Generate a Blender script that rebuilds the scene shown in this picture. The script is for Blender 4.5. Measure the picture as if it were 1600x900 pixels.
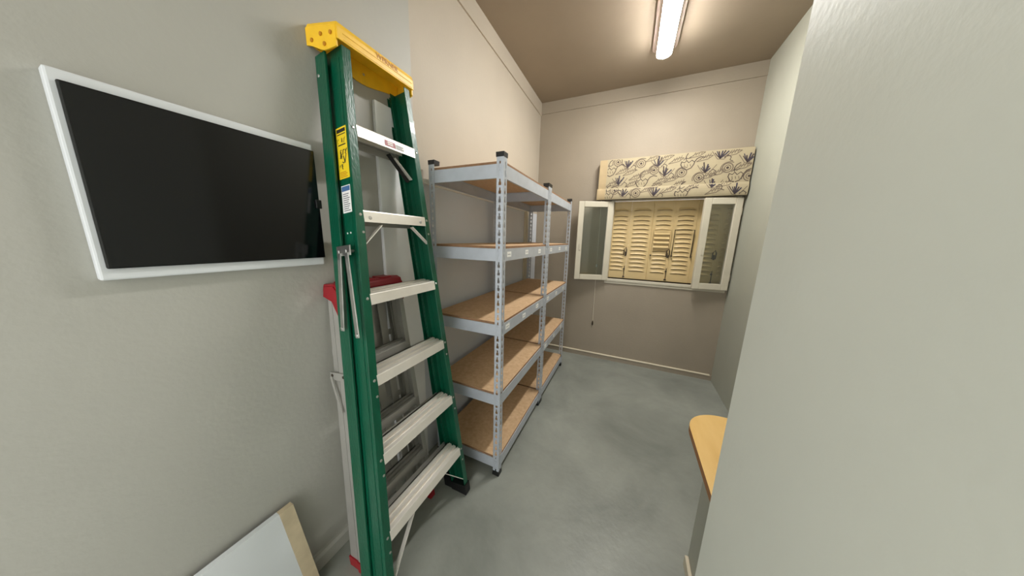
import bpy, bmesh, math, random
from mathutils import Vector, Matrix
random.seed(7)
SC = bpy.context.scene
for o in list(bpy.data.objects): bpy.data.objects.remove(o)
COL = SC.collection

# ------------------------------------------------------------------ camera, light, exposure
cam_d = bpy.data.cameras.new('camera'); cam = bpy.data.objects.new('camera', cam_d); COL.objects.link(cam)
cam_d.sensor_fit = 'HORIZONTAL'; cam_d.sensor_width = 36.0; cam_d.lens = 404.198 / 1600 * 36.0
cam_d.clip_start = 0.01
_r = Vector((0.91065239, 0.41243608, 0.02467198)); _u = Vector((-0.10053055, 0.16325955, 0.98144787)); _f = Vector((-0.40075658, 0.89623814, -0.19013513))
M = Matrix.Identity(4)
for i in range(3): M[i][0] = _r[i]; M[i][1] = _u[i]; M[i][2] = -_f[i]
M[0][3], M[1][3], M[2][3] = 1.084, 0.0, 1.408
cam.matrix_world = M
SC.camera = cam

w = bpy.data.worlds.new('world'); SC.world = w; w.use_nodes = True
w.node_tree.nodes['Background'].inputs[0].default_value = (1.0, 1.0, 0.985, 1)
w.node_tree.nodes['Background'].inputs[1].default_value = 1.3      # the rest of the building behind the open doorway
LAMP_STRENGTH = 55.0
SC.view_settings.view_transform = 'Standard'; SC.view_settings.look = 'None'
SC.view_settings.gamma = 1.0; SC.view_settings.use_curve_mapping = False
SC.view_settings.exposure = 1.22

# ------------------------------------------------------------------ materials
def lin(c):
    return tuple(((v / 255) / 12.92 if v / 255 <= .04045 else ((v / 255 + .055) / 1.055) ** 2.4) for v in c)
def mat(name, rgb, rough=.5, metal=0.0, var=.0, vscale=6.0, bump=.0, bscale=80.0, rgb2=None, stretch=(1, 1, 1), emit=None, coat=0.0, spec=.5, detail=4.0):
    m = bpy.data.materials.new(name); m.use_nodes = True
    nt = m.node_tree; b = nt.nodes['Principled BSDF']; L = nt.links.new
    c = lin(rgb)
    b.inputs['Base Color'].default_value = (*c, 1); b.inputs['Roughness'].default_value = rough
    b.inputs['Metallic'].default_value = metal; b.inputs['Specular IOR Level'].default_value = spec
    b.inputs['Coat Weight'].default_value = coat
    if emit: b.inputs['Emission Color'].default_value = (*emit[0], 1); b.inputs['Emission Strength'].default_value = emit[1]
    if var or bump:
        tc = nt.nodes.new('ShaderNodeTexCoord'); mp = nt.nodes.new('ShaderNodeMapping'); mp.inputs['Scale'].default_value = stretch
        L(tc.outputs['Object'], mp.inputs['Vector'])
    if var:
        n = nt.nodes.new('ShaderNodeTexNoise'); n.inputs['Scale'].default_value = vscale; n.inputs['Detail'].default_value = detail
        L(mp.outputs[0], n.inputs['Vector'])
        cr = nt.nodes.new('ShaderNodeValToRGB'); c2 = lin(rgb2) if rgb2 else tuple(v * (1 - var) for v in c)
        c1 = c if rgb2 else tuple(min(1, v * (1 + var)) for v in c)
        cr.color_ramp.elements[0].position = .3; cr.color_ramp.elements[1].position = .7
        cr.color_ramp.elements[0].color = (*c2, 1); cr.color_ramp.elements[1].color = (*c1, 1)
        L(n.outputs['Fac'], cr.inputs[0]); L(cr.outputs[0], b.inputs['Base Color'])
    if bump:
        n2 = nt.nodes.new('ShaderNodeTexNoise'); n2.inputs['Scale'].default_value = bscale; n2.inputs['Detail'].default_value = 3
        L(mp.outputs[0], n2.inputs['Vector'])
        bp = nt.nodes.new('ShaderNodeBump'); bp.inputs['Strength'].default_value = bump; bp.inputs['Distance'].default_value = .01
        L(n2.outputs['Fac'], bp.inputs['Height']); L(bp.outputs[0], b.inputs['Normal'])
    return m

MT = {}
MT['cream_wall'] = mat('cream_wall_paint', (184, 174, 158), .6, var=.03, vscale=3, bump=.12, bscale=60)
MT['grey_wall'] = mat('grey_wall_paint', (212, 217, 224), .5, var=.03, vscale=3, bump=.08, bscale=60)
MT['near_wall'] = mat('near_wall_paint', (172, 171, 163), .5, var=.03, vscale=3, bump=.08, bscale=60)
MT['back_wall'] = mat('back_wall_paint', (150, 139, 122), .65, var=.04, vscale=3, bump=.12, bscale=60)
MT['right_wall'] = mat('right_wall_paint', (168, 169, 155), .5, var=.03, vscale=3, bump=.06, bscale=60)
MT['pier'] = mat('doorway_paint', (228, 231, 220), .5, var=.03, vscale=3, bump=.06, bscale=60)
MT['ceiling'] = mat('ceiling_paint', (150, 136, 118), .7, var=.05, vscale=2.5, bump=.1, bscale=40)
MT['trim'] = mat('trim_paint', (236, 232, 222), .4)
MT['white_trim'] = mat('white_trim_paint', (238, 240, 240), .4, var=.03, vscale=8)
MT['cream_trim'] = mat('cream_trim_paint', (206, 196, 172), .45, var=.05, vscale=5)
MT['green'] = mat('green_fibreglass', (2, 82, 58), .32, var=.12, vscale=30, bump=.15, bscale=160, coat=.15, stretch=(1, 1, .25))
MT['yellow'] = mat('yellow_plastic', (246, 196, 40), .42, var=.08, vscale=18)
MT['alu'] = mat('brushed_aluminium', (236, 231, 221), .36, .35, var=.04, vscale=12)
MT['alu_dull'] = mat('dull_aluminium', (178, 176, 170), .40, .45, var=.06, vscale=12)
MT['zinc'] = mat('galvanised_steel', (190, 196, 204), .42, .30, var=.06, vscale=14, bump=.03, bscale=60)
MT['steel'] = mat('bright_steel', (190, 190, 186), .3, .9, var=.1, vscale=30)
MT['black'] = mat('black_plastic', (16, 16, 17), .45)
MT['red'] = mat('red_plastic', (146, 20, 32), .4, var=.1, vscale=20)
MT['board'] = mat('particle_board', (208, 176, 138), .7, var=.1, vscale=45, bump=.08, bscale=220, rgb2=(190, 156, 118))
MT['board_edge'] = mat('board_edge', (140, 106, 76), .8, var=.1, vscale=60)
MT['white_label'] = mat('white_paper', (240, 240, 236), .5)
MT['ink'] = mat('grey_ink', (120, 122, 128), .6)
MT['dark_ink'] = mat('dark_ink', (40, 38, 30), .6)
MT['yellow_label'] = mat('yellow_label', (244, 212, 40), .4)
MT['blue_label'] = mat('blue_label', (76, 112, 160), .4)
MT['red_label'] = mat('red_label', (150, 50, 58), .4)
MT['gold_ink'] = mat('gold_ink', (196, 132, 26), .5)
MT['shutter'] = mat('shutter_paint', (200, 175, 124), .5, var=.05, vscale=12)
MT['sash'] = mat('sash_paint', (196, 189, 170), .4, var=.04, vscale=8)
MT['lining'] = mat('lining_fabric', (176, 156, 120), .8, var=.03, vscale=20, bump=.1, bscale=200)
MT['cord'] = mat('cord', (214, 204, 186), .7)
MT['wood_top'] = mat('birch_veneer', (226, 188, 118), .35, var=.12, vscale=7, rgb2=(214, 172, 98), stretch=(3, .6, 1), coat=.2)
MT['wood_edge'] = mat('veneer_edge', (150, 100, 52), .5)
MT['iron'] = mat('dark_iron', (70, 62, 50), .5, .6)
MT['smoked'] = mat('smoked_plastic', (6, 8, 11), .12)
MT['white_plastic'] = mat('white_plastic', (214, 218, 220), .4)
MT['raw_edge'] = mat('tan_edge', (196, 180, 150), .6, var=.1, vscale=20)

def floor_mat():
    m = bpy.data.materials.new('painted_concrete'); m.use_nodes = True; nt = m.node_tree; b = nt.nodes['Principled BSDF']; L = nt.links.new
    tc = nt.nodes.new('ShaderNodeTexCoord')
    n = nt.nodes.new('ShaderNodeTexNoise'); n.inputs['Scale'].default_value = 1.9; n.inputs['Detail'].default_value = 9; n.inputs['Roughness'].default_value = .62; n.inputs['Distortion'].default_value = .4
    L(tc.outputs['Object'], n.inputs['Vector'])
    cr = nt.nodes.new('ShaderNodeValToRGB'); e = cr.color_ramp.elements
    e[0].position = .28; e[0].color = (*lin((116, 120, 113)), 1); e[1].position = .75; e[1].color = (*lin((156, 159, 150)), 1)
    L(n.outputs['Fac'], cr.inputs[0])
    v = nt.nodes.new('ShaderNodeTexVoronoi'); v.inputs['Scale'].default_value = 3.2; L(tc.outputs['Object'], v.inputs['Vector'])
    lt = nt.nodes.new('ShaderNodeMath'); lt.operation = 'LESS_THAN'; lt.inputs[1].default_value = .016; L(v.outputs['Distance'], lt.inputs[0])
    mx = nt.nodes.new('ShaderNodeMix'); mx.data_type = 'RGBA'; L(lt.outputs[0], mx.inputs[0]); L(cr.outputs[0], mx.inputs[6]); mx.inputs[7].default_value = (*lin((205, 207, 204)), 1)
    L(mx.outputs[2], b.inputs['Base Color'])
    n3 = nt.nodes.new('ShaderNodeTexNoise'); n3.inputs['Scale'].default_value = 4; n3.inputs['Detail'].default_value = 5; L(tc.outputs['Object'], n3.inputs['Vector'])
    mr = nt.nodes.new('ShaderNodeMapRange'); mr.inputs[3].default_value = .34; mr.inputs[4].default_value = .56; L(n3.outputs['Fac'], mr.inputs[0]); L(mr.outputs[0], b.inputs['Roughness'])
    n2 = nt.nodes.new('ShaderNodeTexNoise'); n2.inputs['Scale'].default_value = 30; n2.inputs['Detail'].default_value = 4; L(tc.outputs['Object'], n2.inputs['Vector'])
    bp = nt.nodes.new('ShaderNodeBump'); bp.inputs['Strength'].default_value = .12; bp.inputs['Distance'].default_value = .01; L(n2.outputs['Fac'], bp.inputs['Height']); L(bp.outputs[0], b.inputs['Normal'])
    return m
MT['floor'] = floor_mat()

def glass_mat():
    m = bpy.data.materials.new('window_glass'); m.use_nodes = True; nt = m.node_tree; nt.nodes.remove(nt.nodes['Principled BSDF']); L = nt.links.new
    out = nt.nodes['Material Output']; t = nt.nodes.new('ShaderNodeBsdfTransparent'); t.inputs[0].default_value = (.92, .95, .93, 1)
    g = nt.nodes.new('ShaderNodeBsdfGlossy'); g.inputs['Roughness'].default_value = .06
    fr = nt.nodes.new('ShaderNodeFresnel'); fr.inputs[0].default_value = 1.5
    ma = nt.nodes.new('ShaderNodeMath'); ma.operation = 'MULTIPLY_ADD'; ma.inputs[1].default_value = 1.0; ma.inputs[2].default_value = .06; L(fr.outputs[0], ma.inputs[0])
    mx = nt.nodes.new('ShaderNodeMixShader'); L(ma.outputs[0], mx.inputs[0]); L(t.outputs[0], mx.inputs[1]); L(g.outputs[0], mx.inputs[2]); L(mx.outputs[0], out.inputs[0])
    return m
MT['glass'] = glass_mat()
MT['diffuser'] = mat('lit_diffuser', (255, 255, 255), .4, emit=((1.0, .98, .95), LAMP_STRENGTH))
MT['lamp_body'] = mat('lamp_body', (206, 190, 180), .5)

# ------------------------------------------------------------------ mesh helpers
class MB:
    def __init__(s): s.v = []; s.f = []
    def pts(s, vs, fs):
        k = len(s.v); s.v += [tuple(p) for p in vs]; s.f += [tuple(i + k for i in f) for f in fs]; return s
    def hexa(s, p):   # p: 4 bottom ring, 4 top ring
        return s.pts(p, [(3, 2, 1, 0), (4, 5, 6, 7), (0, 1, 5, 4), (1, 2, 6, 5), (2, 3, 7, 6), (3, 0, 4, 7)])
    def box(s, x0, x1, y0, y1, z0, z1):
        return s.hexa([(x0, y0, z0), (x1, y0, z0), (x1, y1, z0), (x0, y1, z0), (x0, y0, z1), (x1, y0, z1), (x1, y1, z1), (x0, y1, z1)])
    def loft(s, rings, caps=True):
        n = len(rings[0]); k = len(s.v)
        for r in rings: s.v += [tuple(p) for p in r]
        for a in range(len(rings) - 1):
            for i in range(n):
                j = (i + 1) % n
                s.f.append((k + a * n + i, k + a * n + j, k + (a + 1) * n + j, k + (a + 1) * n + i))
        if caps:
            s.f.append(tuple(k + i for i in reversed(range(n)))); s.f.append(tuple(k + (len(rings) - 1) * n + i for i in range(n)))
        return s
    def tube(s, path, r, n=8):
        path = [Vector(p) for p in path]; rings = []
        for i, p in enumerate(path):
            d = (path[min(i + 1, len(path) - 1)] - path[max(i - 1, 0)]).normalized()
            a = Vector((0, 0, 1)) if abs(d.z) < .9 else Vector((1, 0, 0))
            e1 = d.cross(a).normalized(); e2 = d.cross(e1)
            rings.append([p + e1 * r * math.cos(2 * math.pi * k / n) + e2 * r * math.sin(2 * math.pi * k / n) for k in range(n)])
        return s.loft(rings)
    def cyl(s, c, d, r, h, n=12):
        c = Vector(c); d = Vector(d).normalized(); return s.tube([c - d * h / 2, c + d * h / 2], r, n)
    def bar(s, a, b, wdir, wid, thk):   # flat strap from a to b; wdir = direction of its width
        a = Vector(a); b = Vector(b); t = (b - a).normalized(); wd = Vector(wdir); wd = (wd - t * wd.dot(t)).normalized(); nn = t.cross(wd)
        q = [(-1, -1), (1, -1), (1, 1), (-1, 1)]
        return s.hexa([a + wd * i * wid / 2 + nn * j * thk / 2 for i, j in q] + [b + wd * i * wid / 2 + nn * j * thk / 2 for i, j in q])
ROOT = {}
def rootloc(o): return ROOT.get(o.name, Vector((0, 0, 0)))
def obj(name, mb, m, parent=None, bevel=0, smooth=False, label=None, loc=None):
    me = bpy.data.meshes.new(name); off = Vector(loc) if loc is not None else (rootloc(parent) if parent else Vector((0, 0, 0)))
    me.from_pydata([Vector(p) - off for p in mb.v], [], mb.f)
    bm = bmesh.new(); bm.from_mesh(me); bmesh.ops.recalc_face_normals(bm, faces=bm.faces); bm.to_mesh(me); bm.free()
    me.materials.append(MT[m] if isinstance(m, str) else m)
    o = bpy.data.objects.new(name, me); COL.objects.link(o)
    if parent: o.parent = parent; ROOT[o.name] = rootloc(parent)
    elif loc is not None: o.location = off; ROOT[o.name] = off
    if smooth:
        for p in me.polygons: p.use_smooth = True
    if bevel:
        bv = o.modifiers.new('bevel', 'BEVEL'); bv.width = bevel; bv.segments = 2; bv.limit_method = 'ANGLE'
    if label: o['label'] = label
    return o
def shared(name, me, parent, loc, rot=None, mtx=None):
    o = bpy.data.objects.new(name, me); COL.objects.link(o); o.parent = parent
    if mtx is not None: o.matrix_local = Matrix.Translation(-rootloc(parent)) @ mtx
    else:
        o.location = Vector(loc) - rootloc(parent)
        if rot: o.rotation_euler = rot
    ROOT[o.name] = rootloc(parent)
    return o
def mesh(name, mb, m):
    me = bpy.data.meshes.new(name); me.from_pydata([Vector(p) for p in mb.v], [], mb.f)
    bm = bmesh.new(); bm.from_mesh(me); bmesh.ops.recalc_face_normals(bm, faces=bm.faces); bm.to_mesh(me); bm.free()
    me.materials.append(MT[m]); return me
def thing(name, loc, label, cat, group=None):
    o = bpy.data.objects.new(name, None); COL.objects.link(o); o.location = loc; o.empty_display_size = .1
    ROOT[o.name] = Vector(loc); o['label'] = label; o['category'] = cat
    if group: o['group'] = group
    return o
def tag(o, label, cat, group=None):
    o['label'] = label; o['category'] = cat
    if group: o['group'] = group
    return o
def struct(o, label=None):
    o['kind'] = 'structure'
    if label: o['label'] = label
    return o
B = lambda *a: MB().box(*a)

# ------------------------------------------------------------------ the room
YB, ZC, ZS, XR, YN = 3.116, 2.912, 2.784, 1.985, -1.2
struct(obj('floor', B(-.15, 2.15, YN, YB + .15, -.1, 0), 'floor'), 'grey painted concrete floor, scuffed and slightly glossy')
struct(obj('ceiling', B(-.15, 2.15, YN, YB + .15, ZC, ZC + .1), 'ceiling'), 'plain beige painted ceiling')
# left wall: near stretch, far stretch above and below the dado rail
wl = struct(obj('wall_left', B(-.15, 0, YN, 1.125, 0, ZC), 'near_wall'), 'pale grey wall behind the ladders')
obj('upper_wall', B(-.15, 0, 1.125, YB + .15, 1.70, ZC), 'cream_wall', wl, label='cream painted upper wall')
obj('lower_wall', B(-.15, 0, 1.125, YB + .15, 0, 1.70), 'grey_wall', wl, label='grey painted lower wall')
obj('frieze', B(0, .010, YN, YB, ZS, ZC), 'cream_wall', wl, label='cream frieze band under the ceiling')
# back wall with window opening
WX0, WX1, WZ0, WZ1 = .852, 1.965, .985, 1.86
wb = MB(); wb.box(0, WX0, YB, YB + .15, 0, ZC).box(WX1, 2.15, YB, YB + .15, 0, ZC).box(WX0, WX1, YB, YB + .15, 0, WZ0).box(WX0, WX1, YB, YB + .15, WZ1, ZC)
wb = struct(obj('wall_back', wb, 'back_wall'), 'taupe back wall around the window')
obj('frieze', B(0.010, XR, YB - .008, YB, ZS + .012, ZC), 'back_wall', wb)
struct(obj('wall_right', B(XR, 2.15, .74, YB, 0, ZC), 'right_wall'), 'grey right wall beside the window')
struct(obj('wall_near', MB().box(1.345, 2.15, YN, .74, 0, ZC), 'pier'), 'grey wall end of the doorway at the right')
struct(obj('baseboard_left', MB().loft([[(0, y, 0), (.02, y, 0), (.02, y, .055), (.012, y, .068), (0, y, .07)] for y in (YN, 1.0)]), 'near_wall'))
struct(obj('baseboard_back', B(0, XR - .001, YB - .012, YB, 0, .052), 'back_wall'))
struct(obj('trim_4', MB().loft([[(x, YB, .0525), (x, YB - .018, .0525), (x, YB - .018, .059), (x, YB - .010, .064), (x, YB, .064)] for x in (0, XR - .02)]), 'cream_trim'), 'thin cream bead on top of the back baseboard')
struct(obj('trim_1', MB().box(0, .022, 1.125, 2.70, 1.690, 1.716), 'trim', bevel=.003), 'white dado rail along the left wall')
struct(obj('trim_2', MB().box(0, .020, 2.70, 2.86, 0, 1.716), 'cream_trim', bevel=.003), 'cream upright board on the left wall behind the shelves')
struct(obj('trim_3', MB().box(0, .018, .885, 1.115, 0, 1.98), 'white_trim', bevel=.003), 'white upright board on the left wall behind the ladders')

# ------------------------------------------------------------------ ceiling lamp
LX, LY0, LY1 = 1.172, 1.74, 2.60
lamp = thing('ceiling_light', (LX, (LY0 + LY1) / 2, ZC), 'long lit fluorescent batten lamp fixed to the ceiling', 'lamp')
def capsule_ring(hw, z, y0, y1, n=8):
    r = []
    for k in range(n + 1): a = math.pi * k / n; r.append((LX + hw * math.cos(a), y1 + hw * .8 * math.sin(a), z))
    for k in range(n + 1): a = math.pi + math.pi * k / n; r.append((LX + hw * math.cos(a), y0 + hw * .8 * math.sin(a), z))
    return r
obj('housing', MB().loft([capsule_ring(.085, ZC - .0005, LY0, LY1), capsule_ring(.085, ZC - .02, LY0, LY1), capsule_ring(.058, ZC - .040, LY0, LY1), capsule_ring(.054, ZC - .070, LY0, LY1 - .01)]), 'lamp_body', lamp)
obj('diffuser', MB().loft([capsule_ring(.0525, ZC - .0703, LY0, LY1 - .012), capsule_ring(.051, ZC - .080, LY0, LY1 - .014), capsule_ring(.042, ZC - .091, LY0, LY1 - .022), capsule_ring(.02, ZC - .096, LY0, LY1 - .035)]), 'diffuser', lamp, label='glowing white diffuser', smooth=True)

# ------------------------------------------------------------------ window: frame, sill, sashes
win = struct(obj('window_1', MB().box(WX0, WX0 + .03, YB - .004, YB + .11, WZ0, WZ1).box(WX1 - .03, WX1, YB - .004, YB + .11, WZ0, WZ1).box(WX0 + .03, WX1 - .03, YB - .004, YB + .11, WZ1 - .03, WZ1), 'sash'), 'wide low window with inward opening sashes')
obj('window_sill', MB().box(WX0 - .01, WX1, YB - .022, YB + .13, WZ0 - .028, WZ0).box(WX0 - .002, WX1, YB - .012, YB, WZ0 - .055, WZ0 - .029), 'sash', win, bevel=.003)
def sash(hx, hy, ang, width, z0, z1, flip, label):
    """casement sash hinged at (hx, hy), its free edge at angle ang from +x"""
    root = thing('window_sash', (hx, hy, z0), label, 'window sash')
    d = Vector((math.cos(ang), math.sin(ang), 0)); n = Vector((-d.y, d.x, 0))
    if n.y > 0: n = -n       # towards the room
    def bx(a0, a1, c0, c1, e0, e1):
        P = lambda a, c, z: Vector((hx, hy, 0)) + d * a + n * c + Vector((0, 0, z))
        return [P(a0, c0, e0), P(a1, c0, e0), P(a1, c1, e0), P(a0, c1, e0), P(a0, c0, e1), P(a1, c0, e1), P(a1, c1, e1), P(a0, c1, e1)]
    s = .058; t = .036
    obj('stile', MB().hexa(bx(0, s, 0, t, z0, z1)), 'sash', root, bevel=.004)
    obj('stile', MB().hexa(bx(width - s, width, 0, t, z0, z1)), 'sash', root, bevel=.004)
    obj('rail', MB().hexa(bx(s, width - s, 0, t, z0, z0 + s)), 'sash', root, bevel=.004)
    obj('rail', MB().hexa(bx(s, width - s, 0, t, z1 - s, z1)), 'sash', root, bevel=.004)
    obj('pane', MB().hexa(bx(s, width - s, t * .45, t * .55, z0 + s, z1 - s)), 'glass', root, label='clear glass pane')
    for zz in (z0 + .12, z1 - .12): obj('hinge', MB().cyl(Vector((hx, hy, zz)) + n * .02 - d * .004, (0, 0, 1), .007, .06), 'sash', root)
    obj('catch', MB().hexa(bx(width - .05, width - .03, t, t + .008, z0 + .33, z0 + .40)), 'sash', root)
    return root
sash(.868, YB - .012, math.radians(180 + 19), .365, .965, 1.815, 0, 'open narrow sash swung left against the back wall')
sash(1.962, YB - .022, math.radians(180 + 10), .300, .962, 1.815, 1, 'ajar sash at the right end of the window, shutters seen through it')

# ------------------------------------------------------------------ louvred shutters
SY = YB + .075
def louvre_mesh(wd):
    mb = MB(); n = 6; r0 = []; r1 = []
    # a pressed louvre: hooded lip standing proud, open underneath
    for k in range(n + 1):
        u = -1 + 2 * k / n; x = u * wd / 2; pr = .012 * (1 - .8 * u ** 4); dz = .009 * u * u
        r0.append((x, 0, .016 - dz)); r1.append((x, -pr, -.002 - dz))
    mb.pts(r0 + r1, [(k, k + 1, n + 2 + k, n + 1 + k) for k in range(n)])
    r2 = [(x, min(y + .003, 0), z - .002) for x, y, z in r1]; r3 = [(x, 0, z - .006) for x, y, z in r0]
    mb.pts(r1 + r2, [(k, k + 1, n + 2 + k, n + 1 + k) for k in range(n)])
    mb.pts(r2 + r3, [(k, k + 1, n + 2 + k, n + 1 + k) for k in range(n)])
    return mb
LM = {}
edges = [.862, 1.058, 1.276, 1.470, 1.668, 1.868, 1.955]
names = ['leftmost cream louvred shutter leaf beside the open sash', 'second cream louvred shutter leaf from the left, bolt at its left edge',
         'third cream shutter leaf from the left, tilted vent flap standing out', 'fourth cream shutter leaf from the left, next to the ajar sash',
         'fifth cream shutter leaf, seen through the glass of the ajar sash', 'narrow last shutter leaf at the right end of the window']
for i in range(6):
    a, b = edges[i] + .0002, edges[i + 1] - .0002; cx = (a + b) / 2; wd = b - a - .05
    z0, z1 = WZ0 + .004, WZ1 - .034
    root = thing('louvred_shutter', (cx, SY, z0), names[i], 'shutter', 'cream folding shutters in the window')
    obj('hinge_edge', MB().tube([(b - .004, SY - .002, z0), (b - .004, SY - .002, z1)], .004, 8), 'shutter', root)
    key = round(wd, 3)
    if key not in LM: LM[key] = mesh('louvre', louvre_mesh(max(wd, .03)), 'shutter')
    zr = []; z = z0 + .098
    while z < z1 - .03:
        zr.append(z); z += .0455 if z < 1.66 else .062
    xs = [a, cx - wd * .47, cx, cx + wd * .47, b]; zs = [z0]; slot = []
    for z in zr: zs += [z - .013, z - .003]; slot += [0, 1]
    zs.append(z1); slot.append(0)
    mb = MB(); nx = len(xs)
    mb.v = [(x, SY, z - (.006 if (i in (1, 3) and 0 < j < len(zs) - 1) else 0)) for j, z in enumerate(zs) for i, x in enumerate(xs)]
    mb.f = [(j * nx + i, j * nx + i + 1, (j + 1) * nx + i + 1, (j + 1) * nx + i) for j in range(len(zs) - 1) for i in range(nx - 1) if not (slot[j] and i in (1, 2))]
    lf = obj('leaf', mb, 'shutter', root); so = lf.modifiers.new('thickness', 'SOLIDIFY'); so.thickness = .003; so.offset = 0
    obj('light_block', B(a, b, SY + .022, SY + .026, z0, z1), 'shutter', root)  # added backing plate, blocks the world light so the slots stay dark
    z = z0 + .098
    while z < z1 - .03:
        flap = i in (2, 3) and 1.33 < z < 1.53
        if not (flap and i == 2): shared('louvre', LM[key], root, (cx, SY, z))
        else:
            q = obj('vent_slat', MB().hexa([(cx - wd / 2, SY - .034, z - .016), (cx + wd / 2, SY - .034, z - .016), (cx + wd / 2, SY - .010, z + .008), (cx - wd / 2, SY - .010, z + .008), (cx - wd / 2, SY - .034, z - .012), (cx + wd / 2, SY - .034, z - .012), (cx + wd / 2, SY - .010, z + .012), (cx - wd / 2, SY - .010, z + .012)]), 'shutter', root)  # tilt shaped to catch lamplight, standing in for daylight through the slits
        z += .0455 if z < 1.66 else .062
    if i in (2, 3):
        fb = obj('vent_frame', MB().tube([(cx - wd / 2 - .012, SY - .006, 1.255), (cx - wd / 2 - .010, SY - .035, 1.53), (cx + wd / 2 + .010, SY - .035, 1.53), (cx + wd / 2 + .012, SY - .006, 1.255)], .005, 6), 'shutter' if i == 2 else 'iron', root)
        for s in (-1, 1): obj('pivot_knob', MB().cyl((cx + s * (wd / 2 + .012), SY - .015, 1.262), (0, 1, 0), .008, .028), 'iron', root)
    if i in (0, 2, 4):
        x = b - .012
        obj('latch', MB().tube([(x - .022, SY - .014, 1.25), (x - .022, SY - .018, 1.31), (x - .004, SY - .02, 1.335), (x + .006, SY - .02, 1.31), (x + .004, SY - .018, 1.25)], .005, 6), 'iron', root, label='dark iron swivel latch')
        obj('latch_plate', MB().box(x - .014, x + .002, SY - .006, SY, 1.24, 1.29), 'iron', root)
        obj('bolt', MB().tube([(x - .002, SY - .01, z0 + .012), (x - .002, SY - .01, z0 + .14)], .004, 6).box(x - .014, x + .008, SY - .012, SY, z0 + .012, z0 + .024), 'iron', root)
        obj('bolt_keeper', MB().box(x - .012, x + .004, SY - .014, SY, z0 + .1, z0 + .115), 'iron', root)
        obj('cover_strip', MB().box(b - .018, b - .0002, SY - .005, SY - .0005, z0, z1), 'shutter', root)

# ------------------------------------------------------------------ roman blind with toile print
MT['toile'] = mat('cream_print_cloth', (170, 158, 130), .85, var=.03, vscale=25, bump=.1, bscale=200, spec=.2)
MT['print_dark'] = mat('navy_print', (62, 60, 74), .85, spec=.2)
MT['print_brown'] = mat('brown_print', (76, 66, 62), .85, spec=.2)
MT['print_soft'] = mat('soft_print', (112, 100, 86), .85, spec=.2)
BX0, BX1, BZ0, BZ1, BY = .705, 1.972, 1.832, 2.225, YB - .085
blind = thing('roman_blind', (.9, YB, BZ0), 'raised cream roman blind with blue-grey toile print above the window', 'blind')
def fold_panel(x0, x1, z0, z1, y, bulge):
    rings = []
    for k in range(7):
        u = k / 6; z = z0 + (z1 - z0) * u; yy = y - bulge * math.sin(math.pi * u) ** .7
        rings.append([(x0, yy, z), (x1, yy, z), (x1, yy + .007, z), (x0, yy + .007, z)])
    return MB().loft(rings)
obj('headrail', B(BX0 + .01, BX1 - .004, BY + .03, YB - .0005, BZ1 - .05, BZ1 - .005), 'lining', blind)
FOLDS = ((BZ0, 1.942, BY - .004, .010), (1.938, BZ1, BY, .006))
MOTIF = []          # (colour, width, polyline in (x, z))
def arc(cx, cz, rx, rz, a0, a1, n=12): return [(cx + rx * math.cos(math.radians(a0 + (a1 - a0) * k / n)), cz + rz * math.sin(math.radians(a0 + (a1 - a0) * k / n))) for k in range(n + 1)]
def m_pot(x, z, q):      # bulging outlined gourd with a curling tendril
    MOTIF.append(('print_brown', .0042, [(x - .040, z + .016), (x - .044, z - .004), (x - .030, z - .030), (x - .004, z - .042), (x + .022, z - .030), (x + .036, z - .006), (x + .040, z + .012), (x + .052, z + .030), (x + .074, z + .040), (x + .098, z + .034)]))
    MOTIF.append(('print_brown', .0032, [(x - .040, z + .016), (x - .022, z + .008), (x - .010, z + .022), (x + .004, z + .006), (x + .022, z + .022), (x + .036, z + .010)]))
    MOTIF.append(('print_brown', .0036, [(x - .014, z + .026), (x - .016, z + .050), (x - .006, z + .070), (x + .014, z + .082)]))
    for k in range(3): MOTIF.append(('print_soft', .003, [(x - .022 + k * .018, z - .004), (x - .018 + k * .018, z - .020)]))
    MOTIF.append(('print_brown', .003, [(x - .03, z + .026), (x - .018, z + .040), (x - .002, z + .034), (x + .014, z + .046)]))
def m_tuft(x, z, q):     # feathery leaves
    rr = random.Random(q)
    for k in range(6):
        a = math.radians(40 + k * 20 + rr.uniform(-8, 8)); l = rr.uniform(.030, .056)
        MOTIF.append(('print_dark' if k % 2 == 0 else 'print_brown', .0062 if k < 4 else .004, [(x, z - .022), (x + math.cos(a) * l * .5, z - .022 + math.sin(a) * l * .62), (x + math.cos(a) * l * .8, z - .022 + math.sin(a) * l * 1.1)]))
    MOTIF.append(('print_soft', .003, [(x - .04, z + .018), (x - .012, z - .024), (x + .018, z - .028), (x + .05, z + .016)]))
    MOTIF.append(('print_brown', .003, [(x + .020, z - .020), (x + .036, z - .008), (x + .050, z - .018), (x + .046, z - .034), (x + .060, z - .040)]))
def m_rose(x, z, q):     # concentric rosette with a leafy stalk
    MOTIF.append(('print_soft', .0048, arc(x, z, .026, .026, 0, 360, 16))); MOTIF.append(('print_soft', .004, arc(x, z, .015, .015, 0, 360, 12))); MOTIF.append(('print_brown', .007, arc(x, z, .003, .003, 0, 360, 6)))
    MOTIF.append(('print_soft', .004, arc(x + .006, z - .004, .040, .036, 60, 200)))
def m_leaf(x, z, q):     # pale hatched leaf
    MOTIF.append(('print_soft', .0036, [(x - .036, z - .016), (x - .01, z + .004), (x + .02, z + .014), (x + .040, z + .012), (x + .016, z - .006), (x - .036, z - .016)]))
    for k in range(4): MOTIF.append(('print_soft', .003, [(x - .018 + k * .013, z - .006 + k * .003), (x - .006 + k * .012, z + .014 + k * .004)]))
def place(px, py):       # print position: fraction across the cloth and up it
    X = BX0 + .078 + px * (1.80 - BX0 - .078); return X, BZ0 + (BZ1 - BZ0) * py
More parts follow.
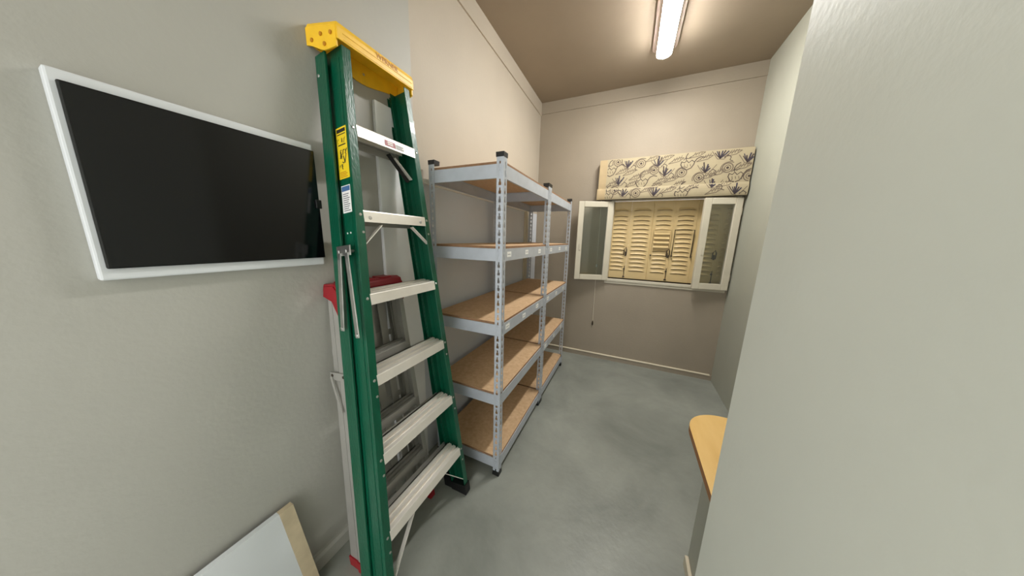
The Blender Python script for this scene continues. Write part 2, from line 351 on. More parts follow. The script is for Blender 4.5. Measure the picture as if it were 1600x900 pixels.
PR = {m_pot: [(.335, .40), (.70, .75), (.035, .72), (.68, .08), (.03, .09), (1.07, .42)], m_tuft: [(.19, .85), (.52, .60), (.12, .45), (.17, .16), (.84, .62), (.455, .82), (.45, .14), (.905, .28), (.935, .90), (1.13, .78), (1.08, .12)],
      m_rose: [(.31, .84), (.43, .66), (.66, .56), (.29, .13), (.09, .22), (.80, .42), (.10, .92), (1.0, .60), (1.16, .40)],
      m_leaf: [(.21, .64), (.24, .36), (.58, .42), (.60, .84), (.57, .17), (.93, .50), (.92, .10), (.82, .84), (.36, .62), (.38, .20), (.05, .38), (.49, .40), (.75, .22), (1.1, .6), (.27, .52), (.64, .30), (.40, .93), (.52, .92), (.76, .93), (.14, .68), (.45, .28), (.86, .44), (1.0, .25), (1.02, .9)]}
for fn, L_ in PR.items():
    for k, (a_, b_) in enumerate(L_):
        x_, z_ = place(a_, b_); n0 = len(MOTIF); fn(0, 0, k); sc_ = {m_pot: 1.3, m_tuft: 1.6, m_rose: 1.5, m_leaf: 1.6}[fn]
        for i_ in range(n0, len(MOTIF)):
            c_, w_, p_ = MOTIF[i_]; MOTIF[i_] = (c_, w_ * 1.7, [(x_ + u * sc_, z_ + v * sc_) for u, v in p_])
def fold_y(z, f):
    z0, z1, y, bu = f; u = min(max((z - z0) / (z1 - z0), 0), 1) * 6; k = min(int(u), 5); g = lambda i: y - bu * math.sin(math.pi * i / 6) ** .7 if 0 < i < 6 else y
    return g(k) + (g(k + 1) - g(k)) * (u - k)
def ribbon(mb, pts, wd, f):
    # resample so that the stroke follows the cloth
    P_ = []
    for (a, b) in zip(pts, pts[1:]):
        n = max(1, int(math.hypot(b[0] - a[0], b[1] - a[1]) / .006)); P_ += [(a[0] + (b[0] - a[0]) * k / n, a[1] + (b[1] - a[1]) * k / n) for k in range(n)]
    P_.append(pts[-1])
    for i in range(len(P_) - 1):
        a, b = P_[i], P_[i + 1]; zc = (a[1] + b[1]) / 2
        if not (f[0] + .002 < min(a[1], b[1]) - wd / 2 and max(a[1], b[1]) + wd / 2 < f[1] - .002): continue
        if min(a[0], b[0]) < BX0 + .081 or max(a[0], b[0]) > BX1 - .004: continue
        d = Vector((b[0] - a[0], b[1] - a[1])); l = d.length
        if l < 1e-6: continue
        d /= l; n = Vector((-d.y, d.x)) * wd / 2; e = d * wd * .2
        q = [(a[0] - n.x - e.x, a[1] - n.y - e.y), (b[0] - n.x + e.x, b[1] - n.y + e.y), (b[0] + n.x + e.x, b[1] + n.y + e.y), (a[0] + n.x - e.x, a[1] + n.y - e.y)]
        mb.pts([(x, fold_y(z, f) - .0008 - .00002 * (i % 5), z) for x, z in q], [(0, 1, 2, 3)])
for f in FOLDS:
    z0, z1, y, bu = f
    fo = obj('fabric_fold', fold_panel(BX0 + .078, BX1, z0, z1, y, bu), 'toile', blind)
    for cn in ('print_soft', 'print_brown', 'print_dark'):
        mb = MB()
        for c_, wd_, pl_ in MOTIF:
            if c_ == cn: ribbon(mb, pl_, wd_, f)
        if mb.f: obj('print', mb, cn, fo)['kind'] = 'stuff'
    obj('side_hem', fold_panel(BX0 + (.004 if z0 > 1.9 else -.004), BX0 + .0775, z0, z1, y + .003, bu), 'lining', blind, label='plain cream side hem')
obj('bottom_bar', B(BX0 + .0, BX1 - .002, BY + .005, BY + .022, BZ0 - .006, BZ0 + .012), 'iron', blind)
obj('top_return', B(BX0 + .005, BX1 - .003, BY + .008, YB - .0005, BZ1 - .004, BZ1), 'lining', blind)
cord = thing('blind_cord', (.762, YB - .035, .42), 'thin blind cord hanging down below the open sash', 'cord')
obj('cord', MB().tube([(.748, YB - .045, 1.83), (.752, YB - .03, 1.4), (.757, YB - .018, .9), (.762, YB - .014, .46)], .0028, 6), 'cord', cord)
obj('cord_weight', MB().loft([[(.762 + r * math.cos(k * math.pi / 4), YB - .014 + r * math.sin(k * math.pi / 4), z) for k in range(8)] for z, r in ((.405, .004), (.42, .010), (.445, .008), (.462, .003))]), 'iron', cord)
obj('cord_joiner', MB().cyl((.7545, YB - .023, 1.12), (0, 0, 1), .009, .03), 'white_plastic', cord)

# ------------------------------------------------------------------ shelving units
Y0, Y1, Y2, XA, XB = 1.174, 1.958, 2.742, .048, .500
PW = .037
ZL = [1.754, 1.352, .948, .530, .113]; HB = .064
def post_mesh():
    """slotted angle: two flanges meeting at the origin corner, +x and +y"""
    V, F = [], []
    H = 1.80; pitch = .040; rows = [0.0]
    z = .012
    zz = [0.0]; kind = []
    while z + .036 < H - .012:
        zz += [z, z + .015, z + .029]; kind += ['s', 'w', 'n']; z += pitch
    zz.append(H); kind.append('s')
    cols = [0, .0115, .0150, .0220, .0255, PW]
    for axis in (0, 1):
        idx = {}
        def vid(i, j):
            if (i, j) not in idx:
                idx[(i, j)] = len(V); c = cols[i]; V.append((c, 0, zz[j]) if axis == 0 else (0, c, zz[j]))
            return idx[(i, j)]
        for j, k in enumerate(kind):
            for i in range(5):
                if k == 'w' and i in (1, 2, 3): continue
                if k == 'n' and i == 2: continue
                f = (vid(i, j), vid(i + 1, j), vid(i + 1, j + 1), vid(i, j + 1)); F.append(f if axis == 0 else tuple(reversed(f)))
    me = bpy.data.meshes.new('post'); me.from_pydata(V, [], F); me.materials.append(MT['zinc'])
    bm = bmesh.new(); bm.from_mesh(me); bmesh.ops.remove_doubles(bm, verts=bm.verts, dist=1e-5); bm.to_mesh(me); bm.free()
    return me
PM = post_mesh()
CAPM = mesh('post_cap', MB().hexa([(-.0022, -.0022, -.016), (PW + .003, -.0022, -.016), (PW + .003, PW + .003, -.016), (-.0022, PW + .003, -.016), (-.0026, -.0026, .006), (PW + .004, -.0026, .006), (PW + .004, PW + .004, .006), (-.0026, PW + .004, .006)]), 'black')
FOOTM = mesh('foot', MB().box(-.0026, PW + .003, -.0026, PW + .003, 0, .016).box(-.0026, PW + .0, -.0026, .004, .015, .03).box(-.0026, .004, .0045, PW, .015, .03), 'black')
def beam_prof(L, lip=.016):
    """beam running along +x from 0 to L, outer face at y=0, inside towards +y, top at z=0"""
    sec = [(0, 0), (.0015, -.0), (lip, -.0), (lip, -.0025), (.0025, -.0025), (.0025, -.020), (.006, -.026), (.006, -.046), (.0025, -.052), (.0025, -HB + .002), (.012, -HB + .002), (.012, -HB), (0, -HB), (0, -.052), (.0035, -.046), (.0035, -.026), (0, -.020)]
    return MB().loft([[(x, a, b) for a, b in sec] for x in (0, L)])
def plain_beam(L):
    sec = [(0, 0), (.016, 0), (.016, -.0025), (.0025, -.0025), (.0025, -HB + .002), (.012, -HB + .002), (.012, -HB), (0, -HB)]
    return MB().loft([[(x, a, b) for a, b in sec] for x in (0, L)])
WX, WY = XB - XA, .781
BL = mesh('long_beam', plain_beam(WY - .010), 'zinc'); BS = mesh('short_beam', plain_beam(WX - .010), 'zinc')
BOARD = mesh('shelf_board', MB().box(.006, WX - .006, .006, WY - .006, .0006, .0125), 'board')
TAGM = mesh('shelf_label', MB().box(0, .052, -.0008, 0, 0, .028), 'white_label')
INK1 = mesh('label_text', MB().box(.006, .040, -.0012, -.0008, .016, .020).box(.006, .030, -.0012, -.0008, .009, .012), 'ink')
BOARD.materials.append(MT['board_edge'])
for p in BOARD.polygons:
    if abs(p.normal.z) < .5: p.material_index = 1
R90 = math.pi / 2
T = lambda x, y, z, rz=0: Matrix.Translation((x, y, z)) @ Matrix.Rotation(rz, 4, 'Z')
def shelving(ya, label, labelled):
    root = thing('shelving_unit', ((XA + XB) / 2, ya + WY / 2, 0), label, 'shelves', 'bare metal shelving units along the left wall')
    yb = ya + WY
    corners = [(XA, ya, 0), (XB, ya, R90), (XB, yb, 2 * R90), (XA, yb, 3 * R90)]
    for (x, y, rz) in corners:
        p = shared('post', PM, root, None, mtx=T(x, y, .004, rz)); so = p.modifiers.new('thickness', 'SOLIDIFY'); so.thickness = .0018; so.offset = 0
        shared('post_cap', CAPM, root, None, mtx=T(x, y, 1.80, rz)); shared('foot', FOOTM, root, None, mtx=T(x, y, 0, rz))
    for k, z in enumerate(ZL):
        g = .005
        shared('beam', BS, root, None, mtx=T(XA + g, ya + .0016, z))
        shared('beam', BS, root, None, mtx=T(XB - g, yb - .0016, z, 2 * R90))
        fb = shared('beam', BL, root, None, mtx=T(XB - .0016, ya + g, z, R90))
        shared('beam', BL, root, None, mtx=T(XA + .0016, yb - g, z, 3 * R90))
        shared('shelf_board', BOARD, root, None, mtx=T(XA, ya, z))
        if k in labelled:
            for q, yy in enumerate(labelled[k]):
                m = T(XB - .0012, ya + yy, z - .046 + .002 * ((q * 7 + k) % 3), R90)
                lb = bpy.data.objects.new('shelf_label', TAGM); COL.objects.link(lb); lb.parent = fb
                lb.matrix_parent_inverse = Matrix.Identity(4); lb.matrix_local = (T(XB - .0016, ya + g, z, R90)).inverted() @ m
                if q == 0 and k == 1: lb['label'] = 'white paper label'
                ROOT[lb.name] = Vector((0, 0, 0))
    return root
shelving(Y0, 'nearer galvanised shelving unit with five bare particle board shelves', {1: (.06, .32, .57), 2: (.06, .31, .57)})
shelving(Y1 + .003, 'farther galvanised shelving unit with bare particle boards, by the back wall', {1: (.08, .36, .62), 2: (.06, .33, .60), 3: (.06, .33, .60)})
# printed lines on the paper labels (flat print, one piece for each label)
for o in [q for q in bpy.data.objects if q.name.startswith('shelf_label')]:
    o.data = TAGM
TAGM.materials.append(MT['ink'])
bm = bmesh.new(); bm.from_mesh(TAGM)
def _box(bm, x0, x1, z0, z1):
    vs = [bm.verts.new(p) for p in ((x0, -.0011, z0), (x1, -.0011, z0), (x1, -.0011, z1), (x0, -.0011, z1))]; f = bm.faces.new(vs); f.material_index = 1
for (a, b_, c, d) in ((.008, .012, .012, .0165), (.014, .019, .012, .015), (.021, .028, .012, .0155), (.030, .034, .012, .0165), (.036, .043, .012, .015)): _box(bm, a, b_, c, d)
bm.to_mesh(TAGM); bm.free()

# ------------------------------------------------------------------ stepladder builder
def ladder_frame(xf, th):
    Td = Vector((-math.cos(th), 0, math.sin(th))); Nd = Vector((math.sin(th), 0, math.cos(th)))
    return lambda t, n, y: Vector((xf, y, 0)) + Td * t + Nd * n
def channel(P, t0, t1, yo, s, n0, n1, fl, tk=.0035, steps=2):
    """C-channel: web on outer y line yo(t), flanges inward (s=+1 towards +y); n0 front, n1(t) back"""
    rings = []
    for i in range(steps):
        t = t0 + (t1 - t0) * i / (steps - 1); y = yo(t); a = n0(t); b = n1(t)
        sec = [(0, a), (0, b), (fl, b), (fl, b + tk), (tk, b + tk), (tk, a - tk), (fl, a - tk), (fl, a)]
        rings.append([P(t, n, y + s * d) for d, n in sec])
    return MB().loft(rings)

# ---- green fibreglass stepladder, folded and leaning on the wall
P = ladder_frame(.392, 1.433)
G = thing('stepladder', (.33, .76, 0), 'tall green fibreglass stepladder with yellow cap, folded against the wall', 'ladder')
yo_n = lambda t: .486 + .0995 * t; yo_f = lambda t: 1.024 - .014 * t
yi_n = lambda t: .519 + .0995 * t - .002; yi_f = lambda t: .994 - .014 * t + .002
FB = .088
obj('front_rail', channel(P, .035, 2.068, yo_n, 1, lambda t: 0, lambda t: -FB, .033), 'green', G, bevel=.0015)
obj('front_rail', channel(P, .035, 2.068, yo_f, -1, lambda t: 0, lambda t: -FB, .030), 'green', G, bevel=.0015)
rn = lambda t: -.079 + .0105 * t; rnf = lambda t: -.094; rb = lambda t: -.136 + .012 * t
yr_n = lambda t: yo_n(t) - .010 - .007 * t; yr_f = lambda t: yo_f(t) - .002
obj('rear_rail', channel(P, .055, 2.055, yr_n, 1, rn, rb, .0085), 'green', G, bevel=.0015)
obj('rear_rail', channel(P, .055, 2.055, yr_f, -1, rnf, rb, .026), 'green', G, bevel=.0015)
# moulded ribs of the rail webs (thin raised lines)
for f, s in ((yo_n, -1), (yo_f, 1)):
    for nn in (-.018, -.062):
        obj('web_rib', MB().loft([[P(t, nn - .0012, f(t) - s * .0), P(t, nn + .0012, f(t)), P(t, nn + .0012, f(t) + s * .0016), P(t, nn - .0012, f(t) + s * .0016)] for t in (.04, 2.03)]), 'green', G)
        obj('web_rib', MB().loft([[P(t, nn - .0012, f(t) - s * .0035), P(t, nn + .0012, f(t) - s * .0035), P(t, nn + .0012, f(t) - s * .0055), P(t, nn - .0012, f(t) - s * .0055)] for t in (.04, 2.03)]), 'green', G)
TK = [.288 + .304 * k for k in range(6)]
STEPA = math.radians(5)
def tread(P, t, ya, yb, deep, hs, ridges=3):
    """ribbed aluminium step: front lip, ribbed top, short back lip"""
    f0 = P(t, .002, 0); bd = Vector((-math.cos(STEPA), 0, math.sin(STEPA))); up = Vector((0, 0, 1)); dn = (P(t - hs, .002, 0) - f0)
    prof = [f0 + dn, f0]
    for k in range(ridges):
        a = deep * (k + .06) / ridges; b = deep * (k + .62) / ridges; c = deep * (k + .64) / ridges
        prof += [f0 + bd * a + up * .003, f0 + bd * b + up * .003, f0 + bd * c - up * .0060, f0 + bd * (deep * (k + 1.0) / ridges) - up * .0060]
    e = f0 + bd * deep
    prof += [e + up * .001, e - up * hs * .75, e - bd * .003 - up * hs * .75, e - bd * .003 - up * .0085, f0 + bd * .003 - up * .0085, f0 + bd * .003 + dn]
    return MB().loft([[Vector((p.x, y, p.z)) for p in prof] for y in (ya, yb)])
def rivet(c, d, r, par, m='steel', name='rivet'):
    c = Vector(c); d = Vector(d)
    mb = MB().loft([[c + (d.orthogonal().normalized() * math.cos(a) + d.cross(d.orthogonal()).normalized() * math.sin(a)) * rr + d * h for a in [k * math.pi / 4 for k in range(8)]] for rr, h in ((r, -.001), (r, .0012), (r * .55, .0026))])
    return obj(name, mb, m, par, smooth=False)
NF = (P(0, 1, 0) - P(0, 0, 0))
for k, t in enumerate(TK):
    st = obj('step', tread(P, t, yi_n(t) - .002, yi_f(t) + .002, .080, .038), 'alu', G)
    for y in (yi_n(t) - .014, yi_f(t) + .014): rivet(P(t - .012, .0, y), NF, .0055, G)
    if k in (0, 1, 2, 4):
        for y in (yi_n(t) - .014, yi_f(t) + .014): rivet(P(t - .075, .0, y), NF, .005, G)
    # rear section cross bar
    tb = t - .005
    obj('rear_bar', MB().loft([[P(tb - .03, -.128 + .012 * t, y), P(tb, -.128 + .012 * t, y), P(tb, -.092, y), P(tb - .003, -.092, y), P(tb - .003, -.125 + .012 * t, y), P(tb - .03, -.125 + .012 * t, y)] for y in (yr_n(t) + .0045, yr_f(t) - .0045)]), 'alu_dull', G)
    if k in (0, 4):   # diagonal braces below the step
        for s, yi in ((1, yi_n(t)), (-1, yi_f(t))):
            a = P(t - .045, -.012, yi + s * (.075 if k else .12)); b = P(t - (.12 if k else .20), -.012, yi - s * .012)
            obj('step_brace', MB().bar(a, b, NF, .018, .003), 'alu', G)
    if k == 5:
        a = P(t - .045, -.06, yi_f(t) - .07); b = P(t - .12, -.06, yi_f(t) + .012)
        obj('step_brace', MB().bar(a, b, NF, .03, .004), 'alu', G)
        a = P(t - .03, -.065, yi_f(t) - .09); b = P(t - .13, -.065, yi_f(t) + .004)
        obj('stay_bracket', MB().bar(a, b, NF, .02, .004), 'black', G)
    if k == 4:
        for y in (yi_n(t) + .022, yi_f(t) - .03): rivet(P(t - .022, .002, y), NF, .007, G, 'alu_dull')
# printed tag on the top step
t = TK[5]; yy0 = yi_n(t) + .115
sl = obj('step_label', MB().loft([[P(t - .031, .0022, y), P(t - .010, .0022, y), P(t - .010, .0034, y), P(t - .031, .0034, y)] for y in (yy0, yy0 + .050)]), 'red_label', G, label='small red warning label')
obj('print', MB().loft([[P(t - .026, .0034, y), P(t - .022, .0034, y), P(t - .022, .0037, y), P(t - .026, .0037, y)] for y in (yy0 + .012, yy0 + .038)]), 'white_label', sl)
obj('print', MB().loft([[P(t - .019, .0034, y), P(t - .014, .0034, y), P(t - .014, .0037, y), P(t - .019, .0037, y)] for y in (yy0 + .012, yy0 + .038)]), 'white_label', sl)
gl = obj('step_label', MB().loft([[P(t - .031, .0022, y), P(t - .012, .0022, y), P(t - .012, .0034, y), P(t - .031, .0034, y)] for y in (yy0 + .052, yy0 + .096)]), 'white_label', G, label='small printed white label')
for q in range(3):
    obj('print', MB().loft([[P(t - .029 + q * .0055, .0034, y), P(t - .0265 + q * .0055, .0034, y), P(t - .0265 + q * .0055, .0037, y), P(t - .029 + q * .0055, .0037, y)] for y in (yy0 + .055, yy0 + .092 - .006 * (q % 2))]), 'ink', gl)
# stickers on the near rail web
def web_box(t0, t1, n0, n1, d0, d1, f=yo_n):
    R = []
    for t in (t0, t1):
        R.append([P(t, n0, f(t) - d0), P(t, n1, f(t) - d0), P(t, n1, f(t) - d1), P(t, n0, f(t) - d1)])
    return MB().loft(R)
yl = obj('warning_label', web_box(1.622, 1.800, -.066, -.010, .0016, .0024), 'yellow_label', G, label='yellow printed warning label')
obj('print', web_box(1.782, 1.794, -.061, -.015, .0024, .0028), 'dark_ink', yl)
random.seed(3)
def doodle(n, t0, t1, par, m, w0=.0018):
    for q in range(n):
        ta = random.uniform(t0, t1); na = random.uniform(-.058, -.022); dt = random.uniform(.004, .026); dn = random.uniform(-.010, .010)
        a, b = P(ta, na, yo_n(ta) - .0026), P(min(ta + dt, t1), na + dn, yo_n(min(ta + dt, t1)) - .0026)
        obj('print', MB().bar(a, b, NF, w0 * random.uniform(.7, 1.5), .0004), m, par)
obj('print', web_box(1.774, 1.777, -.060, -.016, .0024, .0028), 'dark_ink', yl)
obj('print', web_box(1.737, 1.741, -.058, -.018, .0024, .0028), 'dark_ink', yl)
doodle(7, 1.744, 1.762, yl, 'dark_ink'); doodle(15, 1.672, 1.722, yl, 'dark_ink', .003); doodle(6, 1.648, 1.672, yl, 'dark_ink')
for q in range(4): obj('print', web_box(1.627 + q * .0055, 1.6295 + q * .0055, -.060, -.020 - .006 * (q % 2), .0024, .0028), 'gold_ink', yl)
bl = obj('safety_label', web_box(1.502, 1.598, -.062, -.014, .0016, .0024), 'white_label', G, label='white printed label with blue heading')
obj('print', web_box(1.578, 1.595, -.060, -.016, .0024, .0028), 'blue_label', bl)
for q in range(9): obj('print', web_box(1.508 + q * .0073, 1.511 + q * .0073, -.056, -.020 - .008 * ((q * 5) % 3) / 2, .0024, .0028), 'ink', bl)
for sx in (-.052, -.034): rivet(P(1.43, sx, yo_n(1.43)), (0, -1, 0), .004, G)
# spreader: plate and two folded arms on the near web
tp = 1.365
SD = .026
pl = obj('spreader_plate', web_box(tp - .016, tp + .020, -.078, -.002, SD, SD + .004), 'steel', G, bevel=.002)
for nn in (-.060, -.020): rivet(P(tp, nn, yo_n(tp) - SD - .008), (0, -1, 0), .007, G)
obj('spreader_arm', MB().bar(P(tp - .005, -.060, yo_n(tp) - SD - .006), P(1.082, -.078, yo_n(1.082) - SD - .006), NF, .020, .004), 'steel', G, bevel=.002)
obj('spreader_arm', MB().bar(P(tp - .005, -.020, yo_n(tp) - SD - .006), P(1.060, .002, yo_n(1.06) - SD - .006), NF, .020, .004), 'steel', G, bevel=.002)
rivet(P(1.092, -.078, yo_n(1.092) - SD - .009), (0, -1, 0), .008, G); rivet(P(1.07, .001, yo_n(1.07) - SD - .009), (0, -1, 0), .008, G)
obj('spreader_post', MB().cyl(P(tp, -.030, yo_n(tp) - SD / 2), (0, 1, 0), .006, SD), 'steel', G)
rivet(P(1.985, -.10, yr_n(1.985)), (0, -1, 0), .006, G)
# rubber feet
for f, s in ((yo_n, 1), (yo_f, -1)):
    y = f(.04)
    rr = []
    for tt, e in ((.004, .0), (.012, .004), (.05, .005), (.062, .003)):
        rr.append([P(tt + (0 if tt > .03 else -0.000), .004 + e * .5, y - s * (.004 + e * .3)), P(tt, .004 + e * .5, y + s * .034), P(tt + (.012 if tt < .03 else 0), -FB - .004, y + s * .034), P(tt + (.012 if tt < .03 else 0), -FB - .004, y - s * (.004 + e * .3))])
    obj('rubber_foot', MB().loft(rr), 'black', G, label='black rubber shoe')
for f, s in ((yr_n, 1), (yr_f, -1)):
    y = f(.06); rr = []
    for tt in (.020, .085):
        rr.append([P(tt, -.094, y - s * .004), P(tt, -.094, y + s * .030), P(tt + .004, -.140, y + s * .030), P(tt + .004, -.140, y - s * .004)])
    obj('rubber_foot', MB().loft(rr), 'black', G)
# yellow cap
cx0, cx1 = .002, .116; czt = 2.106
cap = obj('top_cap', MB().hexa([(cx0, .642, czt - .014), (cx1, .673, czt - .014), (cx1, 1.014, czt - .014), (cx0, 1.030, czt - .014), (cx0 + .004, .647, czt), (cx1 - .003, .677, czt), (cx1 - .003, 1.010, czt), (cx0 + .004, 1.025, czt)]), 'yellow', G, bevel=.003, label='yellow moulded plastic top cap')
obj('front_skirt', MB().hexa([(cx1 - .005, .673, czt - .052), (cx1 + .002, .673, czt - .053), (cx1 + .002, 1.014, czt - .053), (cx1 - .005, 1.014, czt - .052), (cx1 - .005, .673, czt - .0135), (cx1 + .001, .673, czt - .0135), (cx1 + .001, 1.014, czt - .0135), (cx1 - .005, 1.014, czt - .0135)]), 'yellow', cap, bevel=.002)
def wavy_skirt(ya, yb, tk):
    top, bot = [], []
    n = 14
    for k in range(n + 1):
        u = k / n; x = cx0 + (cx1 - .0055 - cx0) * u; y = ya + (yb - ya) * u
        z = czt - .066 - .018 * (.5 - .5 * math.cos(math.pi * min(u / .62, 1))) + .010 * max(0, (u - .62) / .38)
        bot.append((x, y, z)); top.append((x, y, czt - .0138))
    mb = MB(); rings = []
    for k in range(n + 1): rings.append([bot[k], top[k], (top[k][0], top[k][1] + tk, top[k][2]), (bot[k][0], bot[k][1] + tk, bot[k][2])])
    return mb.loft(rings)
obj('end_skirt', wavy_skirt(.642, .673, .005), 'yellow', cap)
obj('end_skirt', wavy_skirt(1.030, 1.014, -.005), 'yellow', cap)
bk = MB(); rings = []
for k in range(15):
    u = k / 14; y = .662 + (1.022 - .662) * u; z = czt - .058 - .030 * math.exp(-((u - .5) / .3) ** 2)
    rings.append([(cx0, y, z), (cx0, y, czt - .0138), (cx0 + .005, y, czt - .0138), (cx0 + .005, y, z)])
obj('back_skirt', bk.loft(rings), 'yellow', cap)
for (u, dz) in ((.18, -.052), (.48, -.036), (.80, -.034), (.58, -.066)):
    obj('socket_hole', MB().cyl((cx0 + (cx1 - cx0) * u, .642 + .031 * u - .0005, czt + dz), (0, 1, 0), .0065, .003, 10), 'gold_ink', cap)
for dz in (-.030, -.048):
    obj('moulded_line', MB().box(cx1 + .0005, cx1 + .0032, .694, 1.004, czt + dz, czt + dz + .0025), 'yellow', cap)
rivet((cx0 + .0055, .85, czt - .05), (1, 0, 0), .005, cap)
def lettering(txt, size, M_, m, par, name='lettering', depth=.0006):
    c = bpy.data.curves.new(name, 'FONT'); c.body = txt; c.size = size; c.extrude = depth; c.align_x = 'CENTER'
    tmp = bpy.data.objects.new('tmp', c); COL.objects.link(tmp)
    dg = bpy.context.evaluated_depsgraph_get(); me = bpy.data.meshes.new_from_object(tmp.evaluated_get(dg)); bpy.data.objects.remove(tmp)
    me.name = name; me.materials.clear(); me.materials.append(MT[m])
    o = bpy.data.objects.new(name, me); COL.objects.link(o); o.parent = par; o.matrix_local = Matrix.Translation(-rootloc(par)) @ M_
    return o
LM4 = Matrix(((0, 0, 1, cx1 + .002), (1, 0, 0, .875), (0, 1, 0, czt - .027), (0, 0, 0, 1)))
lettering('WERNER', .026, LM4, 'gold_ink', cap)

# ---- low aluminium stepladder with red plastic cap, behind the green one
P2 = ladder_frame(.235, math.atan2(1.2, .146))
A = thing('stepladder', (.2, .71, 0), 'low aluminium stepladder with red cap and feet, standing behind the green ladder', 'ladder')
an = lambda t: .518 + .078 * t; af = lambda t: .918 - .014 * t
ar = lambda t: -.112 + .022 * t
obj('front_rail', channel(P2, .03, 1.165, an, 1, lambda t: 0, lambda t: -.055, .024, .003), 'alu_dull', A)
obj('front_rail', channel(P2, .03, 1.165, af, -1, lambda t: 0, lambda t: -.055, .024, .003), 'alu_dull', A)
anr = lambda t: an(t) + .004; afr = lambda t: af(t) - .004
obj('rear_rail', channel(P2, .04, 1.165, anr, 1, lambda t: -.064, ar, .022, .003), 'alu_dull', A)
obj('rear_rail', channel(P2, .04, 1.165, afr, -1, lambda t: -.064, ar, .022, .003), 'alu_dull', A)
for k in range(3):
    t = .30 + .30 * k
    obj('step', tread(P2, t, an(t) + .0035, af(t) - .0035, .060, .034, 3), 'alu_dull', A)
    for yv in (an(t) + .012, af(t) - .012): rivet(P2(t - .015, 0, yv), P2(0, 1, 0) - P2(0, 0, 0), .005, A)
for t in (.25, .62, .95):
    obj('rear_bar', MB().bar(P2(t, -.098, anr(t) + .004), P2(t, -.098, afr(t) - .004), (0, 0, 1), .028, .004), 'alu_dull', A)
# back panel stays (two flat uprights seen between the rails)
for u in (.66, .83):
    ya = an(.1) + (af(.1) - an(.1)) * u
    obj('rear_stay', MB().bar(P2(.06, -.090, ya), P2(1.15, -.080, ya - .015), (0, 1, 0), .036, .005), 'alu_dull', A)
for f, s, n0, n1 in ((an, 1, .003, -.058), (af, -1, .003, -.058), (anr, 1, -.062, -.116), (afr, -1, -.062, -.116)):
    y = f(.03)
    obj('rubber_foot', MB().loft([[P2(tt, n0, y - s * .003), P2(tt, n0, y + s * .028), P2(tt + .004, n1, y + s * .028), P2(tt + .004, n1, y - s * .003)] for tt in (.006 if n0 > 0 else .012, .055)]), 'red', A, label='red plastic foot')
ac = obj('top_cap', MB().loft([[(x, y, z) for x, z in ((.006, 1.168), (.004, 1.190), (.012, 1.214), (.07, 1.218), (.092, 1.210), (.097, 1.190), (.094, 1.168))] for y in (.600, .612, .72, .885, .905)]), 'red', A, bevel=.004, label='red moulded plastic top cap')
for y0 in (.665, .75, .835): obj('tray_recess', MB().box(.022, .076, y0 - .03, y0 + .03, 1.2150, 1.2205), 'red', ac, bevel=.001)
for yy, s in ((.600, -1), (.905, 1)):
    obj('cap_cheek', MB().loft([[(x, yy + s * d, z) for x, z in ((.010, 1.165), (.022, 1.205), (.075, 1.210), (.094, 1.190), (.098, 1.105), (.090, 1.098), (.060, 1.150))] for d in (-.003, .004)]), 'red', ac)
# spreader bracket on the near side
tb = .845
ws = lambda t, n, d: P2(t, n, an(t) - d)
obj('spreader_plate', MB().hexa([ws(tb, -.105, .002), ws(tb, -.005, .002), ws(tb, -.005, .006), ws(tb, -.105, .006), ws(tb + .03, -.105, .002), ws(tb + .03, -.005, .002), ws(tb + .03, -.005, .006), ws(tb + .03, -.105, .006)]), 'alu_dull', A)
obj('spreader_arm', MB().bar(ws(tb + .012, -.095, .009), ws(tb - .13, -.045, .010), P2(0, 1, 0) - P2(0, 0, 0), .013, .003), 'alu_dull', A)
obj('spreader_arm', MB().bar(ws(tb + .012, -.015, .009), ws(tb - .17, .005, .010), P2(0, 1, 0) - P2(0, 0, 0), .013, .003), 'alu_dull', A)
for nn in (-.09, -.02): rivet(ws(tb + .018, nn, .007), (0, -1, 0), .006, A, 'iron')

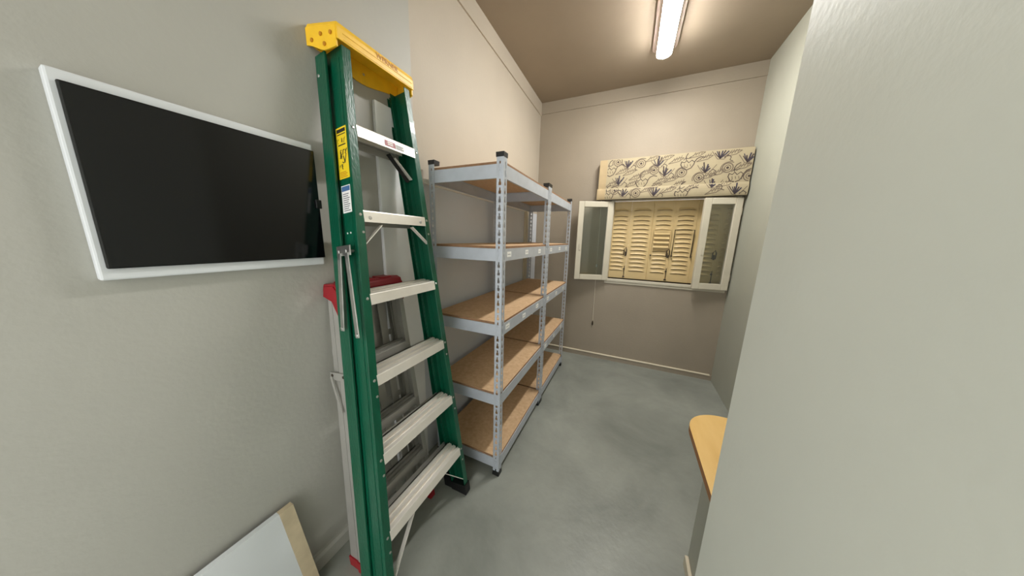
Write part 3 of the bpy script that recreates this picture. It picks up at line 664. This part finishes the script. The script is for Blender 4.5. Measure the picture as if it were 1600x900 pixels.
# ------------------------------------------------------------------ wall mounted board with smoked door
E_ = thing('distribution_board', (0, .4, 1.29), 'white wall box with black smoked door left of the green ladder', 'fuse box')
obj('casing', MB().box(.0005, .028, .14, .606, 1.292, 1.712), 'white_plastic', E_, bevel=.004)
obj('door', MB().box(.0285, .038,   .15, .6055, 1.318, 1.690), 'smoked', E_, bevel=.003, label='black smoked plastic door')
obj('door_latch', MB().box(.0385, .046, .590, .6085, 1.495, 1.525), 'black', E_, bevel=.002)
# ------------------------------------------------------------------ leaning white board, bottom left
W_ = thing('leaning_board', (.05, .15, 0), 'white board with tan edge strip leaning at the wall in the bottom left corner', 'board')
obj('panel', MB().hexa([(.060, -.30, 0), (.078, -.30, 0), (.078, .388, 0), (.060, .388, 0), (.022, -.33, .42), (.040, -.33, .42), (.040, .352, .42), (.022, .352, .42)]), 'white_plastic', W_)
obj('edge_strip', MB().hexa([(.060, .3885, 0), (.080, .3885, 0), (.080, .430, 0), (.060, .430, 0), (.022, .3525, .42), (.042, .3525, .42), (.042, .394, .42), (.022, .394, .42)]), 'raw_edge', W_, label='tan wooden edge strip')

# ------------------------------------------------------------------ counter with rounded wooden top at the right
CH = .72
C_ = thing('counter', (1.68, .97, 0), 'wooden counter top with a rounded corner on a grey base at the right', 'counter')
def top_ring(z, inset=0):
    x0, x1, y0, y1, r = 1.358 + inset, XR - .001, .7415, 1.200 - inset, .135
    pts = [(x1, y0, z), (x1, y1, z)]
    for k in range(13): a = math.pi / 2 + (math.pi / 2) * k / 12; pts.append((x0 + r + r * math.cos(a), y1 - r + r * math.sin(a), z))
    pts.append((x0, y0, z)); return pts
ct = obj('worktop', MB().loft([top_ring(CH - .024), top_ring(CH)]), 'wood_top', C_)
ct.data.materials.append(MT['wood_edge'])
for p in ct.data.polygons:
    if abs(p.normal.z) < .5: p.material_index = 1
obj('base_panel', MB().box(1.455, XR - .001, .7415, 1.158, 0, CH - .0245), 'right_wall', C_)
obj('plinth', MB().box(1.440, 1.4545, .7415, 1.150, 0, .05), 'cream_trim', C_, bevel=.002)
